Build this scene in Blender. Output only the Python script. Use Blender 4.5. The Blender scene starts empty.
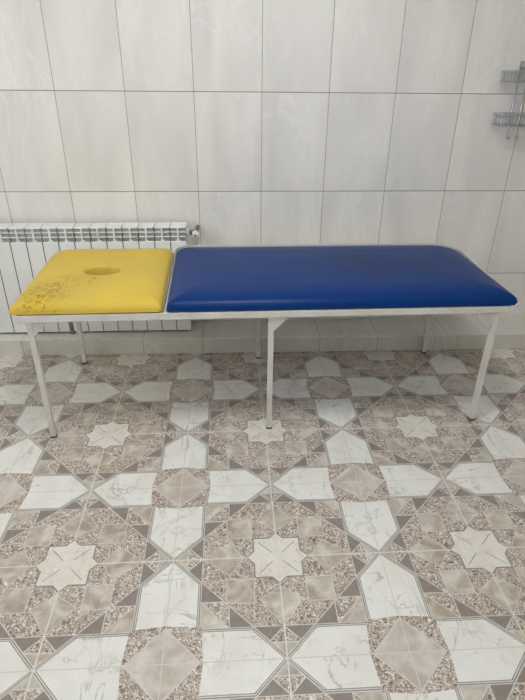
import bpy, bmesh, math, random
from math import sin, cos, pi
from mathutils import Vector, Matrix
S = 1.0 / 3.0            # one floor tile is a third of a metre; lengths below are in tiles
random.seed(7)
COL = bpy.context.scene.collection

# ------------------------------------------------------------------ helpers
def link(name, bm, mats, parent=None, smooth=False, scale=S):
    if scale != 1: bmesh.ops.scale(bm, vec=(scale,) * 3, verts=bm.verts)
    me = bpy.data.meshes.new(name); bm.to_mesh(me); bm.free()
    for m in (mats if isinstance(mats, (list, tuple)) else [mats]): me.materials.append(m)
    if smooth:
        for p in me.polygons: p.use_smooth = True
    o = bpy.data.objects.new(name, me); COL.objects.link(o)
    if parent: o.parent = parent
    return o
def empty(name, loc, label, cat, rz=0, group=None):
    o = bpy.data.objects.new(name, None); COL.objects.link(o)
    o.location = [v * S for v in loc]; o.rotation_euler = (0, 0, rz); o.empty_display_size = .1
    o['label'] = label; o['category'] = cat
    if group: o['group'] = group
    return o
def copy_tree(o, parent):
    c = o.copy(); COL.objects.link(c); c.parent = parent
    for ch in list(o.children): copy_tree(ch, c)
    return c
def box(bm, x0, x1, y0, y1, z0, z1, bev=0, mi=0):
    t = bmesh.new()
    bmesh.ops.create_cube(t, size=1)
    for v in t.verts:
        v.co = Vector(((x0 + x1) / 2 + v.co.x * (x1 - x0), (y0 + y1) / 2 + v.co.y * (y1 - y0), (z0 + z1) / 2 + v.co.z * (z1 - z0)))
    if bev: bmesh.ops.bevel(t, geom=t.edges[:], offset=bev, segments=2, affect='EDGES', profile=.5)
    merge(bm, t, mi)
def merge(bm, t, mi=None):
    mp = {}
    for v in t.verts: mp[v] = bm.verts.new(v.co)
    for f in t.faces:
        try: nf = bm.faces.new([mp[v] for v in f.verts])
        except ValueError: continue
        nf.material_index = f.material_index if mi is None else mi
        nf.smooth = f.smooth
    t.free()
def prism(bm, pts, axis, a, b, mi=0):
    """polygon pts in the two other axes, extruded along axis from a to b"""
    def P(p, h):
        return {'x': (h, p[0], p[1]), 'y': (p[0], h, p[1]), 'z': (p[0], p[1], h)}[axis]
    A = [bm.verts.new(P(p, a)) for p in pts]; B = [bm.verts.new(P(p, b)) for p in pts]
    fs = [bm.faces.new(A[::-1]), bm.faces.new(B)]
    n = len(pts)
    for i in range(n): fs.append(bm.faces.new([A[i], A[(i + 1) % n], B[(i + 1) % n], B[i]]))
    for f in fs: f.material_index = mi
    bmesh.ops.recalc_face_normals(bm, faces=fs)
def tube(bm, pts, r, seg=10, closed=False, mi=0, sq=None):
    pts = [Vector(p) for p in pts]; n = len(pts); rings = []
    up0 = None
    for i in range(n):
        if closed: d = pts[(i + 1) % n] - pts[i - 1]
        else: d = pts[min(i + 1, n - 1)] - pts[max(i - 1, 0)]
        d.normalize()
        if up0 is None:
            up0 = Vector((0, 0, 1)) if abs(d.z) < .9 else Vector((0, 1, 0))
        s = d.cross(up0).normalized(); u = s.cross(d).normalized(); up0 = u
        rr = r[i] if isinstance(r, (list, tuple)) else r
        ra, rb = (rr, rr) if sq is None else (rr * sq[0], rr * sq[1])
        rings.append([bm.verts.new(pts[i] + s * ra * cos(2 * pi * k / seg) + u * rb * sin(2 * pi * k / seg)) for k in range(seg)])
    m = n if closed else n - 1
    for i in range(m):
        A, B = rings[i], rings[(i + 1) % n]
        for k in range(seg):
            f = bm.faces.new([A[k], A[(k + 1) % seg], B[(k + 1) % seg], B[k]]); f.smooth = True; f.material_index = mi
    if not closed:
        bm.faces.new(rings[0][::-1]).material_index = mi; bm.faces.new(rings[-1]).material_index = mi

# ------------------------------------------------------------------ materials
def lin(c):
    return tuple([((v / 255) / 12.92 if v / 255 <= .04045 else ((v / 255 + .055) / 1.055) ** 2.4) for v in c]) + (1,)
class N:
    def __init__(s, name):
        s.m = bpy.data.materials.new(name); s.m.use_nodes = True; s.t = s.m.node_tree
        s.b = s.t.nodes['Principled BSDF']; s.pos = None
    def P(s):
        if s.pos is None: s.pos = s.t.nodes.new('ShaderNodeTexCoord').outputs['Object']
        return s.pos
    def put(s, sock, v):
        if isinstance(v, bpy.types.NodeSocket): s.t.links.new(v, sock)
        elif v is not None: sock.default_value = v
    def math(s, op, a, b=None, c=None, clamp=False):
        n = s.t.nodes.new('ShaderNodeMath'); n.operation = op; n.use_clamp = clamp
        for i, v in enumerate((a, b, c)): s.put(n.inputs[i], v)
        return n.outputs[0]
    def xyz(s):
        n = s.t.nodes.new('ShaderNodeSeparateXYZ'); s.t.links.new(s.P(), n.inputs[0]); return n.outputs
    def comb(s, x, y, z):
        n = s.t.nodes.new('ShaderNodeCombineXYZ')
        for i, v in enumerate((x, y, z)): s.put(n.inputs[i], v)
        return n.outputs[0]
    def mapp(s, scale=(1, 1, 1), rot=(0, 0, 0), src=None):
        n = s.t.nodes.new('ShaderNodeMapping'); n.inputs['Scale'].default_value = scale; n.inputs['Rotation'].default_value = rot
        s.t.links.new(src or s.P(), n.inputs[0]); return n.outputs[0]
    def noise(s, scale, detail=4, rough=.6, dist=0, vec=None, out='Fac'):
        n = s.t.nodes.new('ShaderNodeTexNoise'); n.inputs['Scale'].default_value = scale; n.inputs['Detail'].default_value = detail
        n.inputs['Roughness'].default_value = rough; n.inputs['Distortion'].default_value = dist
        s.t.links.new(vec or s.P(), n.inputs['Vector']); return n.outputs[out]
    def voro(s, scale, feature='F1', vec=None, out='Distance'):
        n = s.t.nodes.new('ShaderNodeTexVoronoi'); n.feature = feature; n.inputs['Scale'].default_value = scale
        s.t.links.new(vec or s.P(), n.inputs['Vector']); return n.outputs[out]
    def ramp(s, f, stops, interp='LINEAR'):
        n = s.t.nodes.new('ShaderNodeValToRGB'); e = n.color_ramp.elements; n.color_ramp.interpolation = interp
        while len(e) < len(stops): e.new(.5)
        for k, (p, c) in enumerate(stops):
            e[k].position = p; e[k].color = c if len(c) == 4 else lin(c)
        s.t.links.new(f, n.inputs[0]); return n.outputs[0]
    def mask(s, f, a, b):
        n = s.t.nodes.new('ShaderNodeMapRange'); n.clamp = True
        n.inputs[1].default_value = a; n.inputs[2].default_value = b
        s.t.links.new(f, n.inputs[0]); return n.outputs[0]
    def mix(s, f, a, b, mode='MIX'):
        n = s.t.nodes.new('ShaderNodeMix'); n.data_type = 'RGBA'; n.blend_type = mode
        s.put(n.inputs[0], f); s.put(n.inputs[6], a); s.put(n.inputs[7], b); return n.outputs[2]
    def bump(s, h, dist=.001, strength=.5):
        n = s.t.nodes.new('ShaderNodeBump'); n.inputs['Distance'].default_value = dist; n.inputs['Strength'].default_value = strength
        s.t.links.new(h, n.inputs['Height']); s.t.links.new(n.outputs[0], s.b.inputs['Normal'])
    def done(s, col=None, rough=None, metal=None, spec=None, coat=None):
        I = s.b.inputs
        s.put(I['Base Color'], col); s.put(I['Roughness'], rough); s.put(I['Metallic'], metal); s.put(I['Specular IOR Level'], spec)
        if coat: I['Coat Weight'].default_value = coat; I['Coat Roughness'].default_value = .15
        return s.m

def enamel(name, c, rough=.35, var=.06, **k):
    n = N(name); f = n.noise(9, 5)
    c2 = [v * (1 - var) for v in c]
    col = n.mix(n.mask(f, .35, .65), lin(c2), lin(c))
    n.bump(n.noise(300, 2), .0002, .3)
    return n.done(col, rough, **k)
M = {}
M['frame_white'] = enamel('white_painted_steel', (226, 224, 216), .38, .07)
M['foot_grey'] = enamel('grey_rubber_foot', (96, 94, 88), .7)
M['radiator'] = enamel('white_radiator_enamel', (243, 244, 240), .3, .02)
M['radiator_in'] = enamel('grey_radiator_interior', (176, 180, 178), .5)
M['joint_dark'] = enamel('dark_joint', (60, 60, 58), .8)
M['plaster'] = enamel('white_ceiling_plaster', (232, 230, 224), .8, .02)
M['chrome'] = enamel('brushed_chrome', (196, 198, 203), .3, .05, metal=.75)
M['brass'] = enamel('dull_nickel_fitting', (150, 147, 140), .35, .1, metal=1.0)
M['knob'] = enamel('white_plastic', (228, 226, 220), .35)
M['steel_edge'] = enamel('grey_steel_profile', (168, 166, 156), .4, .12)

def wall_mat(name, axis, x0, ww, z0, wh, base=(232, 229, 223)):
    n = N(name); X = n.xyz(); u = X[axis]; z = X[2]
    fu = n.math('FLOORED_MODULO', n.math('SUBTRACT', u, x0 * S), ww * S)
    du = n.math('MINIMUM', fu, n.math('SUBTRACT', ww * S, fu))
    iu = n.math('FLOOR', n.math('DIVIDE', n.math('SUBTRACT', u, x0 * S), ww * S))
    if wh:
        fz = n.math('FLOORED_MODULO', n.math('SUBTRACT', z, z0 * S), wh * S)
        dz = n.math('MINIMUM', fz, n.math('SUBTRACT', wh * S, fz))
        iz = n.math('FLOOR', n.math('DIVIDE', n.math('SUBTRACT', z, z0 * S), wh * S))
    else: dz, iz, fz = None, 0.0, None
    # each tile takes its own piece of the stone pattern
    off = n.comb(n.math('MULTIPLY_ADD', iu, .37, u), n.math('MULTIPLY', iu, 3.1), n.math('MULTIPLY_ADD', iz, 5.3, z))
    str_ = n.mapp((6.5, 6.5, 1.6), (0, .12, 0), off)
    a = n.noise(1.6, 6, .62, 1.3, str_)
    b = n.noise(.9, 3, .5, .4, str_)
    rid = n.math('ABSOLUTE', n.math('SUBTRACT', a, .5))
    vein = n.mask(rid, .0, .022)
    dark = tuple(v * .972 for v in base); pale = tuple(min(255, v * 1.03) for v in base)
    col = n.mix(n.mask(b, .35, .65), lin(dark), lin(pale))
    vm = n.math('MULTIPLY', n.math('SUBTRACT', 1.0, vein), n.mask(b, .45, .7))
    col = n.mix(n.math('MULTIPLY', vm, .16), col, lin(tuple(v * .86 for v in base)))
    li = n.math('ABSOLUTE', n.math('SUBTRACT', n.noise(1.1, 5, .6, 1.8, n.mapp((5, 5, 2.2), (0, .35, 0), off)), .47))
    lm = n.math('MULTIPLY', n.math('SUBTRACT', 1.0, n.mask(li, .0, .03)), n.mask(n.noise(1.3, 2, .5, 0, off), .45, .62))
    col = n.mix(n.math('MULTIPLY', lm, .45), col, lin((247, 246, 242)))
    g = n.math('SUBTRACT', 1.0, n.mask(du, .0006, .0014))
    col = n.mix(g, col, lin((112, 106, 98)))
    d = du
    if dz is not None:
        gz = n.math('SUBTRACT', 1.0, n.mask(dz, .0010, .0019))
        col = n.mix(gz, col, lin((104, 98, 90)))
        d = n.math('MINIMUM', du, dz)
    edge = n.mask(d, .0, .004)
    h = n.math('ADD', n.math('MULTIPLY', edge, 1.0), n.math('MULTIPLY', a, .8))
    n.bump(h, .0014, .8)
    return n.done(col, .34, spec=.4)
M['wall_back'] = wall_mat('back_wall_tiles', 0, .078, .9583, 1.085, 1.3704)
M['wall_side'] = wall_mat('side_wall_tiles', 1, 2.77, .9583, 1.085, 1.3704)
M['ledge'] = wall_mat('ledge_tiles', 0, .067, .9560, 0, None, (218, 214, 204))
M['ledge_edge'] = enamel('glossy_ledge_edging', (246, 246, 242), .15, .1)

# floor prints
def marble(name, base, dark, amt, sc=9):
    n = N(name)
    v = None
    for rot, st, s2, w in ((.7, (1, .38, 1), sc, .016), (-.5, (.35, 1, 1), sc * .8, .010)):
        a = n.noise(s2, 5, .58, .9, n.mapp(st, (0, 0, rot)))
        k = n.math('SUBTRACT', 1.0, n.mask(n.math('ABSOLUTE', n.math('SUBTRACT', a, .5)), 0, w))
        v = k if v is None else n.math('MAXIMUM', v, k)
    sel = n.mask(n.noise(sc * .9, 3), .40, .62)
    col = n.mix(n.math('MULTIPLY', n.mask(n.noise(sc * 1.1, 5), .42, .7), .7), lin(base), lin(tuple(x * y for x, y in zip(base, (.955, .93, .90)))))
    col = n.mix(n.math('MULTIPLY', n.mask(n.noise(110, 3, .7), .45, .75), .25), col, lin(tuple(x * .93 for x in base)))
    col = n.mix(n.math('MULTIPLY', n.math('MULTIPLY', v, sel), amt), col, lin(dark))
    return n.done(col, .33, spec=.45)
def mottle(name, cols, sc=72):
    n = N(name)
    wv = n.noise(30, 4, .6, out='Color'); 
    w = n.mix(.035, n.P(), wv)
    f = n.noise(sc, 3, .68, 3.0, w)
    col = n.ramp(f, [(.33, cols[0]), (.44, cols[1]), (.52, cols[2]), (.62, cols[3])])
    return n.done(col, .33, spec=.45)
def cloud(name, a, b, sc=16):
    n = N(name); f = n.noise(sc, 5, .55, .6)
    col = n.mix(n.mask(f, .36, .66), lin(a), lin(b))
    col = n.mix(n.math('MULTIPLY', n.mask(n.noise(90, 4, .7), .5, .75), .35), col, lin(tuple(v * .82 for v in a)))
    return n.done(col, .33, spec=.45)
FM = [marble('white_marble_print', (232, 231, 224), (146, 140, 131), .6, 8),
      mottle('mottled_brown_print', [(92, 74, 62), (144, 126, 111), (188, 174, 159), (238, 232, 222)]),
      cloud('grey_taupe_print', (138, 128, 119), (148, 139, 130), 40),
      cloud('cloudy_beige_print', (170, 155, 138), (216, 209, 196)),
      marble('cream_star_print', (228, 223, 211), (168, 156, 142), .6, 13),
      cloud('warm_beige_print', (190, 177, 163), (218, 211, 200), 14),
      cloud('grey_line_print', (132, 130, 126), (148, 146, 141), 30),
      cloud('pale_line_print', (208, 203, 194), (216, 211, 203), 30),
      cloud('pale_floor_grout', (218, 213, 202), (228, 224, 214), 20)]

# ------------------------------------------------------------------ floor: printed tiles, cut exactly along the printed lines
def band(x, a, b): return a <= x <= b
def cls(u, v):
    """print of one tile; (0,0) is the star, (1,1) the marble crossing"""
    if u < .0055 or v < .0055: return 8
    if u > .9955 or v > .9955: return 7
    p = u + v
    if u < v: u, v = v, u
    # six-pointed star engraving
    if u < .235 or p < .305:
        if u > .222 and v < .235 and p > .29: return 6
        if p > .292 and not (u < .222): return 6
        if band(u - v, -.005, .005) and .12 < p < .36: return 6
        return 4
    if u > .70 and v > .70 - max(0, (u - .72)) * .09 and v > .70 - max(0, u - .72) * .09:
        if p > 1.705: return 5
        if p > 1.69: return 7
        return 1
    if u > .746:
        if p > 1.022: return 0
    if u > .713 and p > .97:          # border lines of the long white hexagons
        q = min(1e9, (u - .713) / .033) if v > .262 else (p - .975) / .047
        if v <= .262 and u - .713 < 0: q = 0
        if v > .262 and p < 1.022: q = min(q, 1)
        if u > .746 and v > .262 and p > 1.022: return 0
        return 7 if q < .22 else 6 if q < .50 else 7 if q < .78 else 6
    if u > .713:
        if p > .975: return 7
        if u < .72: return 7
        if abs(v - (u - .718)) < .006 : return 7
        if v > u - .718: return 2
        if abs(u - .862) < .005: return 7
        return 1 if u < .862 else 3
    if p > .972:
        if p < .984: return 7
        if band(u, .490, .499) and v > .472: return 7
        if v < .472: return 2 if v < .463 else 7
        if abs(p - 1.185) < .006: return 7
        return 1 if p < 1.185 else 3
    # beige kite reaching to the star
    k1 = v - (.713 - u) * (.19 / .253)          # lower right side
    k2 = v - (u - .33) * (.19 / .13)            # left side
    if k1 < 0 and k2 < 0: return 3
    if (0 <= k1 < .008 and u > .455) or (0 <= k2 < .011 and u < .465): return 7
    if band(u, .243, .485) and band(v, .243, .485): return 3
    if band(u, .485, .492) and v > .225: return 7
    if band(v, .235, .243) and u < .49: return 7
    return 1
LINES = []
def L(a, b, c): LINES.append((a, b, c)); LINES.append((b, a, c))     # a*u + b*v = c and its mirror image
for c in (.0055, .9955, .222, .235, .243, .485, .492, .463, .472, .490, .499, .713, .72, .7203, .7295, .7387, .746, .857, .867, .70, .262): L(1, 0, c)
for c in (.29, .292, .305, .10, .36, .972, .984, .975, .9853, .9985, 1.0117, 1.022, 1.179, 1.191, 1.69, 1.705): L(1, 1, c)
for c in (-.012, .012, .712, .718, .724): L(1, -1, c)
L(1, -1, .005); L(1, -1, -.005)
for o in (0, .008): L(.19 / .253, 1, .713 * .19 / .253 + o)
for o in (0, .011): L(-.19 / .13, 1, -.33 * .19 / .13 + o)
L(.09, 1, .70 + .72 * .09)
def tile_polys():
    polys = [[(0., 0.), (1., 0.), (1., 1.), (0., 1.)]]
    done = set()
    for a, b, c in LINES:
        if (a, b, c) in done: continue
        done.add((a, b, c)); out = []
        for P in polys:
            d = [a * p[0] + b * p[1] - c for p in P]
            if max(d) < 1e-7 or min(d) > -1e-7: out.append(P); continue
            A, B = [], []
            for i in range(len(P)):
                p, q, dp, dq = P[i], P[(i + 1) % len(P)], d[i], d[(i + 1) % len(P)]
                if dp <= 0: A.append(p)
                if dp >= 0: B.append(p)
                if dp * dq < 0:
                    t = dp / (dp - dq); m = (p[0] + (q[0] - p[0]) * t, p[1] + (q[1] - p[1]) * t); A.append(m); B.append(m)
            out += [X for X in (A, B) if len(X) > 2]
        polys = out
    res = []
    for P in polys:
        ar = sum(P[i][0] * P[(i + 1) % len(P)][1] - P[(i + 1) % len(P)][0] * P[i][1] for i in range(len(P)))
        if abs(ar) < 2e-7: continue
        x = sum(p[0] for p in P) / len(P); y = sum(p[1] for p in P) / len(P)
        res.append((P, cls(x, y)))
    return res
def build_floor(x0, x1, y0, y1):
    t = bmesh.new(); cache = {}
    for P, c in tile_polys():
        vs = []
        for p in P:
            k = (round(p[0], 5), round(p[1], 5))
            if k not in cache: cache[k] = t.verts.new((p[0], p[1], 0))
            if cache[k] not in vs: vs.append(cache[k])
        if len(vs) < 3: continue
        try: f = t.faces.new(vs); f.material_index = c
        except ValueError: pass
    bmesh.ops.recalc_face_normals(t, faces=t.faces[:])
    for f in t.faces:
        if f.normal.z < 0: f.normal_flip()
    faces = [([(v.co.x, v.co.y) for v in f.verts], f.material_index) for f in t.faces]
    t.free()
    verts, polys, mats = [], [], []
    for i in range(x0, x1):
        for j in range(y0, y1):
            fx = i % 2 == 1; fy = j % 2 == 1      # mirrored so stars sit on even corners
            for P, c in faces:
                Q = [((i + 1 - p[0]) if fx else i + p[0], (j + 1 - p[1]) if fy else j + p[1]) for p in P]
                if fx != fy: Q = Q[::-1]
                b = len(verts); verts += [(q[0] * S, q[1] * S, 0) for q in Q]
                polys.append(range(b, b + len(Q))); mats.append(c)
    # screed under the tiles
    b = len(verts)
    X0, X1, Y0, Y1 = x0 * S, x1 * S, y0 * S, y1 * S
    for z in (-.0005, -.05): verts += [(X0, Y0, z), (X1, Y0, z), (X1, Y1, z), (X0, Y1, z)]
    for q in ((0, 1, 2, 3), (7, 6, 5, 4), (0, 4, 5, 1), (1, 5, 6, 2), (2, 6, 7, 3), (3, 7, 4, 0)):
        polys.append([b + k for k in q]); mats.append(8)
    me = bpy.data.meshes.new('floor'); me.from_pydata(verts, [], [list(p) for p in polys])
    for m in FM: me.materials.append(m)
    me.polygons.foreach_set('material_index', mats); me.update()
    o = bpy.data.objects.new('floor', me); COL.objects.link(o); o['kind'] = 'structure'
RX0, RX1, RY0, RY1, RZ = -6, 7, -8, 2.77, 7.8
build_floor(RX0, RX1, RY0, 3)

def slab(name, mat, *b):
    bm = bmesh.new(); box(bm, *b); o = link(name, bm, mat); o['kind'] = 'structure'; return o
slab('wall_back', M['wall_back'], RX0 - .4, RX1 + .4, RY1, RY1 + .4, -.15, RZ)
slab('wall_left', M['wall_side'], RX0 - .4, RX0, RY0, RY1, -.15, RZ)
slab('wall_right', M['wall_side'], RX1, RX1 + .4, RY0, RY1, -.15, RZ)
slab('wall_front', M['plaster'], RX0 - .4, RX1 + .4, RY0 - .4, RY0, -.15, RZ)
slab('ceiling', M['plaster'], RX0 - .4, RX1 + .4, RY0 - .4, RY1 + .4, RZ, RZ + .3)

# tiled ledge boxing in the pipes along the foot of the wall
bm = bmesh.new()
yl, yr = 2.150, 2.075      # it runs slightly out of true with the wall
xa, xb = RX0, RX1
def ly(x): return yl + (yr - yl) * (x + 4) / 8.1
prism(bm, [(xa, ly(xa)), (xb, ly(xb)), (xb, 2.77), (xa, 2.77)], 'z', 0.0, .272, 0)
# glossy edging in worn pieces along the front top edge
x = xa + .02
while x < xb - .1:
    w = random.choice((.10, .16, .22, .13)); e = min(x + w - .012, xb - .02)
    y1, y2 = ly(x) - .006, ly(e) - .006; hgt = random.uniform(.001, .007)
    prism(bm, [(x, y1), (e, y2), (e, y2 + .022), (x, y1 + .022)], 'z', .262, .274 + hgt, 1); x += w
o = link('trim_1', bm, [M['ledge'], M['ledge_edge']]); o['kind'] = 'structure'

# ------------------------------------------------------------------ treatment couch
A = .02616
couch = empty('treatment_couch', (.055, .063, 0), 'white steel treatment couch with yellow headrest pad and long blue pad', 'massage table', A)
def tilt(bm):
    for v in bm.verts: v.co.z *= 1 - .0036 * v.co.x
def part(name, bm, mat, parent=couch, smooth=False):
    tilt(bm); return link(name, bm, mat, parent, smooth)
LX = 2.735; LH = .033; HZ = 1.605
for sy, yy in ((-1, 0.0), (1, 1.87)):
    bm = bmesh.new(); box(bm, -2.845, 2.875, yy - .055 if sy < 0 else yy - .03, yy + .03 if sy < 0 else yy + .055, HZ, 1.69, .006)
    part('side_rail', bm, M['frame_white'])
for x0, x1 in ((-2.845, -2.765), (2.795, 2.875), (-1.255, -1.175)):
    bm = bmesh.new(); box(bm, x0, x1, .031, 1.839, HZ + .012, 1.688, .006)
    part('cross_rail', bm, M['frame_white'])
for yy, sy in ((0.0, 1), (1.87, -1)):
    for x, g in ((-LX, 1), (0, 1), (LX, -1)):
        bm = bmesh.new(); box(bm, x - LH, x + LH, yy - LH, yy + LH, .02, HZ - .001, .005)
        lg = part('leg', bm, M['frame_white'])
        bm = bmesh.new(); box(bm, x - LH - .004, x + LH + .004, yy - LH - .004, yy + LH + .004, 0, .028, .004)
        part('foot_cap', bm, M['foot_grey'], lg)
        # triangular gusset welded inside each leg
        bm = bmesh.new(); a = x + g * (LH - .004)
        prism(bm, [(a, HZ - .002), (a + g * .165, HZ - .002), (a + g * .165, HZ - .022), (a, HZ - .185)], 'y', yy - .020 - .008, yy - .020 + .008)
        part('gusset', bm, M['frame_white'])
        if x:
            bm = bmesh.new(); box(bm, min(x - g * .01, x + g * .2), max(x - g * .01, x + g * .2), yy - .03, yy + .03, HZ - .022, HZ - .001, .003)
            part('flange', bm, M['frame_white'])
# short prop hanging under the headrest
bm = bmesh.new()
tube(bm, [(-2.775, 1.55, HZ), (-2.73, 1.50, .70)], .034, 4)
part('headrest_prop', bm, M['steel_edge'])

def outline(cx, cy, a, b, r, nc=8, ne=(16, 8)):
    """rounded rectangle, fixed number of points; r per corner (+x+y, -x+y, -x-y, +x-y)"""
    rs = r if isinstance(r, (list, tuple)) else (r,) * 4
    P = []
    cs = [(1, 1, 0), (-1, 1, pi / 2), (-1, -1, pi), (1, -1, 3 * pi / 2)]
    for k, (sx, sy, t0) in enumerate(cs):
        rr = min(rs[k], a * .98, b * .98)
        c = (cx + sx * (a - rr), cy + sy * (b - rr))
        arc = [(c[0] + rr * cos(t0 + pi / 2 * i / nc), c[1] + rr * sin(t0 + pi / 2 * i / nc)) for i in range(nc + 1)]
        P += arc
        nk = (k + 1) % 4; sx2, sy2, _ = cs[nk]; r2 = min(rs[nk], a * .98, b * .98)
        c2 = (cx + sx2 * (a - r2), cy + sy2 * (b - r2)); t = t0 + pi / 2
        q = (c2[0] + r2 * cos(t), c2[1] + r2 * sin(t)); n = ne[k % 2]
        for i in range(1, n): P.append((arc[-1][0] + (q[0] - arc[-1][0]) * i / n, arc[-1][1] + (q[1] - arc[-1][1]) * i / n))
    return P
def pad(name, cx, cy, a, b, r, z0, side, crown, wid, mat, hole=None, ne=(16, 8), push=None):
    """upholstered cushion: flat base, bulging side, domed top"""
    bm = bmesh.new(); rings = []
    rs = r if isinstance(r, (list, tuple)) else (r,) * 4
    def ring(d, z):
        pts = outline(cx, cy, a - d, b - d, [max(q - d, .03) for q in rs], 8, ne)
        if push: pts = [push(p, z) for p in pts]
        rings.append([bm.verts.new((p[0], p[1], z)) for p in pts])
    ring(.08, z0); ring(.022, z0); ring(.008, z0 + .006)
    for k in range(1, 6): ring(.0, z0 + .006 + side * k / 6) if k == 3 else ring(.003, z0 + .006 + side * k / 6)
    z1 = z0 + .006 + side
    for k in range(0, 13):
        t = k / 12; th = t * pi / 2
        ring(.004 + wid * (1 - cos(th)) ** 1.25, z1 + crown * sin(th) ** .9 if k else z1)
    zt = z1 + crown
    n = len(rings[0])
    top = rings[-1]
    if hole:
        hx, hy, ha, hb = hole
        base = [(v.co.x, v.co.y) for v in top]
        def hring(f, z, s=1):
            out = []
            for (x, y) in base:
                t = math.atan2((y - hy) / hb, (x - hx) / ha)
                ex, ey = hx + s * ha * cos(t), hy + s * hb * sin(t)
                out.append(bm.verts.new((x + (ex - x) * f, y + (ey - y) * f, z)))
            rings.append(out)
        for f, dz in ((.2, .004), (.45, .008), (.7, .008), (.85, .003)): hring(f, zt + dz, 1.12)
        hring(1, zt + .001, 1.08); hring(1, zt - .005, 1.03); hring(1, zt - .02, 1.0); hring(1, zt - .10, .97); hring(1, z0, .96)
    else:
        for d in (.1, .2, .3, .4): ring(.004 + wid + d, zt + .010 * (1 - (1 - d / .4) ** 2))
    for i in range(len(rings) - 1):
        for k in range(n):
            f = bm.faces.new([rings[i][k], rings[i][(k + 1) % n], rings[i + 1][(k + 1) % n], rings[i + 1][k]])
    if hole:
        for k in range(n): bm.faces.new([rings[-1][k], rings[-1][(k + 1) % n], rings[0][(k + 1) % n], rings[0][k]])
    else:
        bm.faces.new(rings[-1]); bm.faces.new(rings[0][::-1])
    bmesh.ops.recalc_face_normals(bm, faces=bm.faces[:])
    return part(name, bm, mat, smooth=True)

def vinyl(name, base, dark, worn, stain_fn, rough):
    n = N(name); X = n.xyz()
    col = n.mix(n.mask(n.noise(5, 4, .6), .35, .7), lin(base), lin(worn))
    col = stain_fn(n, X, col, dark)
    w = n.noise(2.2, 3, .5, .8, n.mapp((1, 3, 1)))
    h = n.math('ADD', n.math('MULTIPLY', w, 6.0), n.math('MULTIPLY', n.noise(260, 2), .12))
    n.bump(h, .0008, .28)
    return n.done(col, rough, spec=.15)
def blob(n, X, cx, cy, rx, ry):
    dx = n.math('DIVIDE', n.math('SUBTRACT', X[0], cx * S), rx * S); dy = n.math('DIVIDE', n.math('SUBTRACT', X[1], cy * S), ry * S)
    return n.mask(n.math('ADD', n.math('MULTIPLY', dx, dx), n.math('MULTIPLY', dy, dy)), 1.0, .15)
def ystain(n, X, col, dark):
    m = n.math('MAXIMUM', blob(n, X, -2.6, .24, .45, .48), n.math('MULTIPLY', blob(n, X, -2.25, .60, .45, .28), .75))
    sp = n.noise(55, 5, .8, 1.2)
    th = n.math('ADD', sp, n.math('MULTIPLY', m, .15))
    k = n.math('MULTIPLY', n.mask(th, .64, .72), n.mask(m, .0, .25))
    col = n.mix(n.math('MULTIPLY', n.mask(m, 0, 1), .22), col, lin((170, 140, 60)))
    col = n.mix(n.math('MULTIPLY', k, .62), col, lin(dark))
    sc = n.math('MULTIPLY', n.mask(n.noise(14, 4, .6, .2, n.mapp((1, 5, 1))), .60, .66), .16)
    return n.mix(sc, col, lin((160, 120, 44)))
def bstain(n, X, col, dark):
    m = n.math('MAXIMUM', blob(n, X, 1.3, 1.0, .55, .55), n.math('MULTIPLY', blob(n, X, 2.05, .95, .45, .35), .9))
    k = n.math('MULTIPLY', m, n.mask(n.noise(11, 5, .7), .38, .66))
    return n.mix(n.math('MULTIPLY', k, .55), col, lin(dark))
M['yellow'] = vinyl('yellow_vinyl', (218, 186, 72), (104, 84, 40), (208, 180, 84), ystain, .45)
M['blue'] = vinyl('blue_vinyl', (3, 48, 110), (20, 30, 48), (6, 52, 112), bstain, .36)
pad('headrest_pad', -2.078, .972, .842, 1.028, (.10, .28, .05, .05), 1.697, .010, .156, .50, M['yellow'], hole=(-2.045, .88, .215, .15), ne=(14, 14))
pad('body_pad', .878, .982, 2.078, 1.038, (.40, .20, .05, .05), 1.697, .010, .164, .50, M['blue'], ne=(40, 14))
# pale edging standing round the far and right-hand side of the blue pad
bm = bmesh.new()
P = outline(.878, .982, 2.081, 1.041, (.40, .20, .05, .05), 10, (10, 10))
Q = outline(.878, .982, 2.097, 1.057, (.415, .21, .06, .06), 10, (10, 10))
n = len(P)
idx = [i for i in range(n)]
# keep only the run from the front right corner, up the right side and along the back
keep = [i for i in range(n) if not (P[i][1] < .02 and P[i][0] < 2.90) and not (P[i][0] < -1.05 and P[i][1] < 1.85)]
start = next(i for i in keep if (i - 1) % n not in keep)
run = [(start + k) % n for k in range(len(keep))]
cols = []
for i in run:
    (px, py), (qx, qy) = P[i], Q[i]
    zt = 1.728 + .092 * max(0, min(1, (py + .06) / 2.0))
    cols.append([bm.verts.new(c) for c in ((px, py, 1.692), (px, py, zt), (qx, qy, zt), (qx, qy, 1.692))])
for a, b in zip(cols, cols[1:]):
    for k in range(4): bm.faces.new([a[k], a[(k + 1) % 4], b[(k + 1) % 4], b[k]])
bm.faces.new(cols[0]); bm.faces.new(cols[-1][::-1])
bmesh.ops.recalc_face_normals(bm, faces=bm.faces[:])
part('pad_edging', bm, M['frame_white'])
# steel angle on the right-hand side of the headrest
bm = bmesh.new(); box(bm, -1.238, -1.224, -.02, 1.93, 1.692, 1.752, .003); part('headrest_edge', bm, M['steel_edge'])

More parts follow.
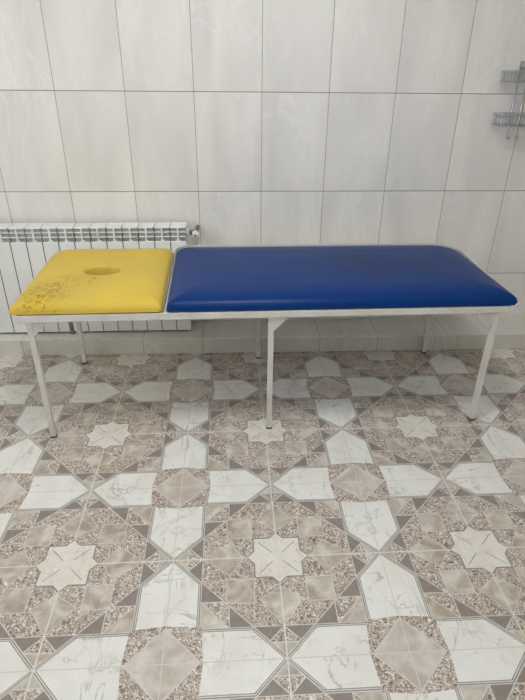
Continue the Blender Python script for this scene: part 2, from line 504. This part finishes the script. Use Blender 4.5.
# ------------------------------------------------------------------ radiator
PIT = .2375; RXR = -1.077; RB, RT, RG = .305, 2.015, 1.80; YF, YB = 2.37, 2.68
rad = empty('sectional_radiator', (RXR - 7 * PIT, 2.52, .272), 'white sectional aluminium radiator on the wall behind the yellow pad', 'radiator')
ox, oy, oz = RXR - 7 * PIT, 2.52, .272
def rad_section():
    bm = bmesh.new(); w = PIT / 2 - .005
    def bx(x0, x1, y0, y1, z0, z1, bev=.004, mi=0): box(bm, x0, x1, y0 - oy, y1 - oy, z0 - oz, z1 - oz, bev, mi)
    bx(-w, w, YF, YF + .03, RB, RG, .007)                       # front panel
    bx(-w, w, YF + .02, YB - .02, RT - .022, RT, .006)          # top cap
    bx(-w + .02, w - .02, YB - .03, YB, RB + .06, RT - .06, .005)   # rear fin
    bx(-.011, .011, YF + .004, YF + .10, RG - .01, RT - .02, .003)  # web through the grille
    bx(-.03, .03, YF + .031, YB - .031, RB + .03, RG + .02, .004)   # water column
    bx(-w + .003, w - .003, YF + .05, YF + .07, RG - .05, RT - .023, .002, 1)   # grey back of the grille
    for z in (RG + .06, RG + .13): bx(-w + .002, w - .002, YF + .012, YF + .049, z, z + .011, .002, 0)   # louvres
    bx(-w + .001, w - .001, YF + .09, YF + .13, RB + .05, RG - .051, .002, 0)
    return bm
sec = link('radiator_section', rad_section(), [M['radiator'], M['radiator_in']], rad)
sec.location = (6.5 * PIT * S, 0, 0)
for k in range(1, 15):
    c = sec.copy(); COL.objects.link(c); c.parent = rad; c.location = ((6.5 - k) * PIT * S, 0, 0)
bm = bmesh.new()           # collectors joining the sections, dark gasket line between
for z in (RT - .12, RB + .12):
    tube(bm, [(-7.9 * PIT, .0, z - oz), (7.0 * PIT, .0, z - oz)], .06, 12)
link('collector_pipe', bm, M['radiator_in'], rad)
bm = bmesh.new()
for k in range(0, 14):
    x = (6 - k) * PIT
    box(bm, x - .0075, x + .0075, YF + .004 - oy, YF + .02 - oy, RB + .01 - oz, RG - oz)
    box(bm, x - .0055, x + .0055, YF + .04 - oy, YB - .04 - oy, RT - .03 - oz, RT - .012 - oz)
link('gasket', bm, M['joint_dark'], rad)
bm = bmesh.new(); zc = RT - .12 - oz; xr = 7 * PIT
tube(bm, [(xr - .01, -.0, zc), (xr + .03, -.0, zc), (xr + .045, 0, zc)], [.06, .06, .035], 16)
pl = link('end_plug', bm, M['knob'], rad)
bm = bmesh.new()
tube(bm, [(xr + .04, 0, zc), (xr + .15, 0, zc)], [.03, .034], 12)
tube(bm, [(xr + .07, 0, zc), (xr + .10, 0, zc)], .045, 6)
tube(bm, [(xr + .145, -.06, zc), (xr + .145, .02, zc), (xr + .15, .10, zc + .01), (xr + .165, .245, zc + .02)], [.038, .036, .03, .03], 12)
vb = link('valve_body', bm, M['brass'], rad)
bm = bmesh.new()
tube(bm, [(xr + .145, -.055, zc), (xr + .145, -.075, zc), (xr + .145, -.15, zc - .005), (xr + .145, -.16, zc - .005)], [.04, .052, .048, .035], 16)
tube(bm, [(xr + .145, -.16, zc - .005), (xr + .145, -.172, zc - .005)], .014, 10, mi=1)
link('valve_knob', bm, [M['knob'], M['brass']], vb)

# ------------------------------------------------------------------ wall caddy of chromed wire
CX = 3.80
cad = empty('shower_caddy', (CX, 2.77, 3.2), 'chrome wire shower caddy with two baskets hanging on the tiled wall', 'shower caddy')
def CP(x, y, z): return (x - CX, y - 2.77, z - 3.2)
for x in (3.735, 3.868):
    bm = bmesh.new()
    pts = [CP(x, 2.735, 4.20), CP(x, 2.735, 3.32), CP(x, 2.725, 3.27), CP(x, 2.695, 3.235), CP(x, 2.66, 3.235), CP(x, 2.64, 3.262)]
    tube(bm, pts, .015, 8); link('hook_rod', bm, M['chrome'], cad)
bm = bmesh.new(); box(bm, -.075, .075, -.05, 0, .965, 1.05, .01); link('wall_mount', bm, M['chrome'], cad)
def rrect(x0, x1, y0, y1, r, z, n=6):
    P = outline((x0 + x1) / 2, (y0 + y1) / 2, (x1 - x0) / 2, (y1 - y0) / 2, r, n, (2, 2))
    return [CP(p[0], p[1], z) for p in P]
for zb, zt in ((3.985, 4.115), (3.425, 3.572)):
    bm = bmesh.new(); x0, x1, y0, y1 = 3.445, 4.155, 2.42, 2.72
    tube(bm, rrect(x0, x1, y0, y1, .07, zt), .016, 8, closed=True, sq=(.55, .95))
    bk = link('basket', bm, M['chrome'], cad)
    bm = bmesh.new()
    tube(bm, rrect(x0 + .006, x1 - .006, y0 + .006, y1 - .006, .065, zb), .010, 6, closed=True)
    xs = [x0 + .07 + (x1 - x0 - .14) * k / 11 for k in range(12)]
    for x in xs:
        tube(bm, [CP(x, y1 - .004, zt), CP(x, y1 - .006, zb), CP(x, y0 + .006, zb), CP(x, y0 + .004, zt)], .0052, 6)
    for k in range(1, 5):
        y = y0 + (y1 - y0) * k / 5
        for x in (x0 + .005, x1 - .005): tube(bm, [CP(x, y, zb), CP(x, y, zt)], .0052, 6)
    link('basket_wires', bm, M['chrome'], bk)

# ------------------------------------------------------------------ lamps
e = N('lit_diffuser'); e.b.inputs['Emission Color'].default_value = (.945, .975, 1.03, 1); e.b.inputs['Emission Strength'].default_value = 15; e.done((.9, .9, .9, 1), .5)
def lamp(y, w, label):
    fx = empty('ceiling_light', (0, y, RZ), label, 'ceiling light', group='ceiling light panels')
    bm = bmesh.new()
    for a in ((-w - .05, w + .05, -w - .05, -w), (-w - .05, w + .05, w, w + .05), (-w - .05, -w, -w, w), (w, w + .05, -w, w)): box(bm, *a, -.09, 0)
    link('frame', bm, M['knob'], fx)
    bm = bmesh.new(); box(bm, -w, w, -w, w, -.06, -.02); link('diffuser', bm, e.m, fx)
lamp(-1.5, .8, 'flat square white ceiling light panel above the couch')
lamp(-5.9, .5, 'unseen square white light panel added behind the camera as fill for the tiled back wall')  # added panel out of view, gives the back wall more frontal fill light

# window in the left wall: daylight comes in from that side
wy0, wy1, wz0, wz1 = -4.2, .8, 2.4, 6.0
d = N('daylit_frosted_pane'); d.b.inputs['Emission Color'].default_value = (.93, .97, 1, 1); d.b.inputs['Emission Strength'].default_value = 1.7; d.done((.8, .8, .8, 1), .5)
bm = bmesh.new()
for a in ((wy0, wy1, wz0, wz0 + .15), (wy0, wy1, wz1 - .15, wz1), (wy0, wy0 + .15, wz0 + .15, wz1 - .15), (wy1 - .15, wy1, wz0 + .15, wz1 - .15), ((wy0 + wy1) / 2 - .08, (wy0 + wy1) / 2 + .08, wz0 + .15, wz1 - .15)):
    box(bm, RX0, RX0 + .12, *a)
box(bm, RX0, RX0 + .05, wy0 + .15, wy1 - .15, wz0 + .15, wz1 - .15, 0, 1)
o = link('window_1', bm, [M['knob'], d.m]); o['kind'] = 'structure'

wd = bpy.data.worlds.new('world'); bpy.context.scene.world = wd; wd.use_nodes = True
wd.node_tree.nodes['Background'].inputs[0].default_value = (.8, .85, .9, 1); wd.node_tree.nodes['Background'].inputs[1].default_value = .3

# ------------------------------------------------------------------ camera
rt = Vector((0.9983788, -0.05609324, 0.00966024)); up = Vector((0.01827164, 0.47657808, 0.87894225)); fw = Vector((0.05390658, 0.8773408, -0.47683036))
cd = bpy.data.cameras.new('camera'); cam = bpy.data.objects.new('camera', cd); COL.objects.link(cam)
cd.sensor_fit = 'VERTICAL'; cd.sensor_height = 24; cd.lens = 532.6188 / 700 * 24; cd.clip_start = .02
mw = Matrix((rt, up, -fw)).transposed().to_4x4(); mw.translation = Vector((-0.38641184, -5.5600697, 4.2114657)) * S
cam.matrix_world = mw
sc = bpy.context.scene; sc.camera = cam
sc.view_settings.view_transform = 'Standard'; sc.view_settings.look = 'None'; sc.view_settings.gamma = 1; sc.view_settings.use_curve_mapping = False
sc.view_settings.exposure = .8
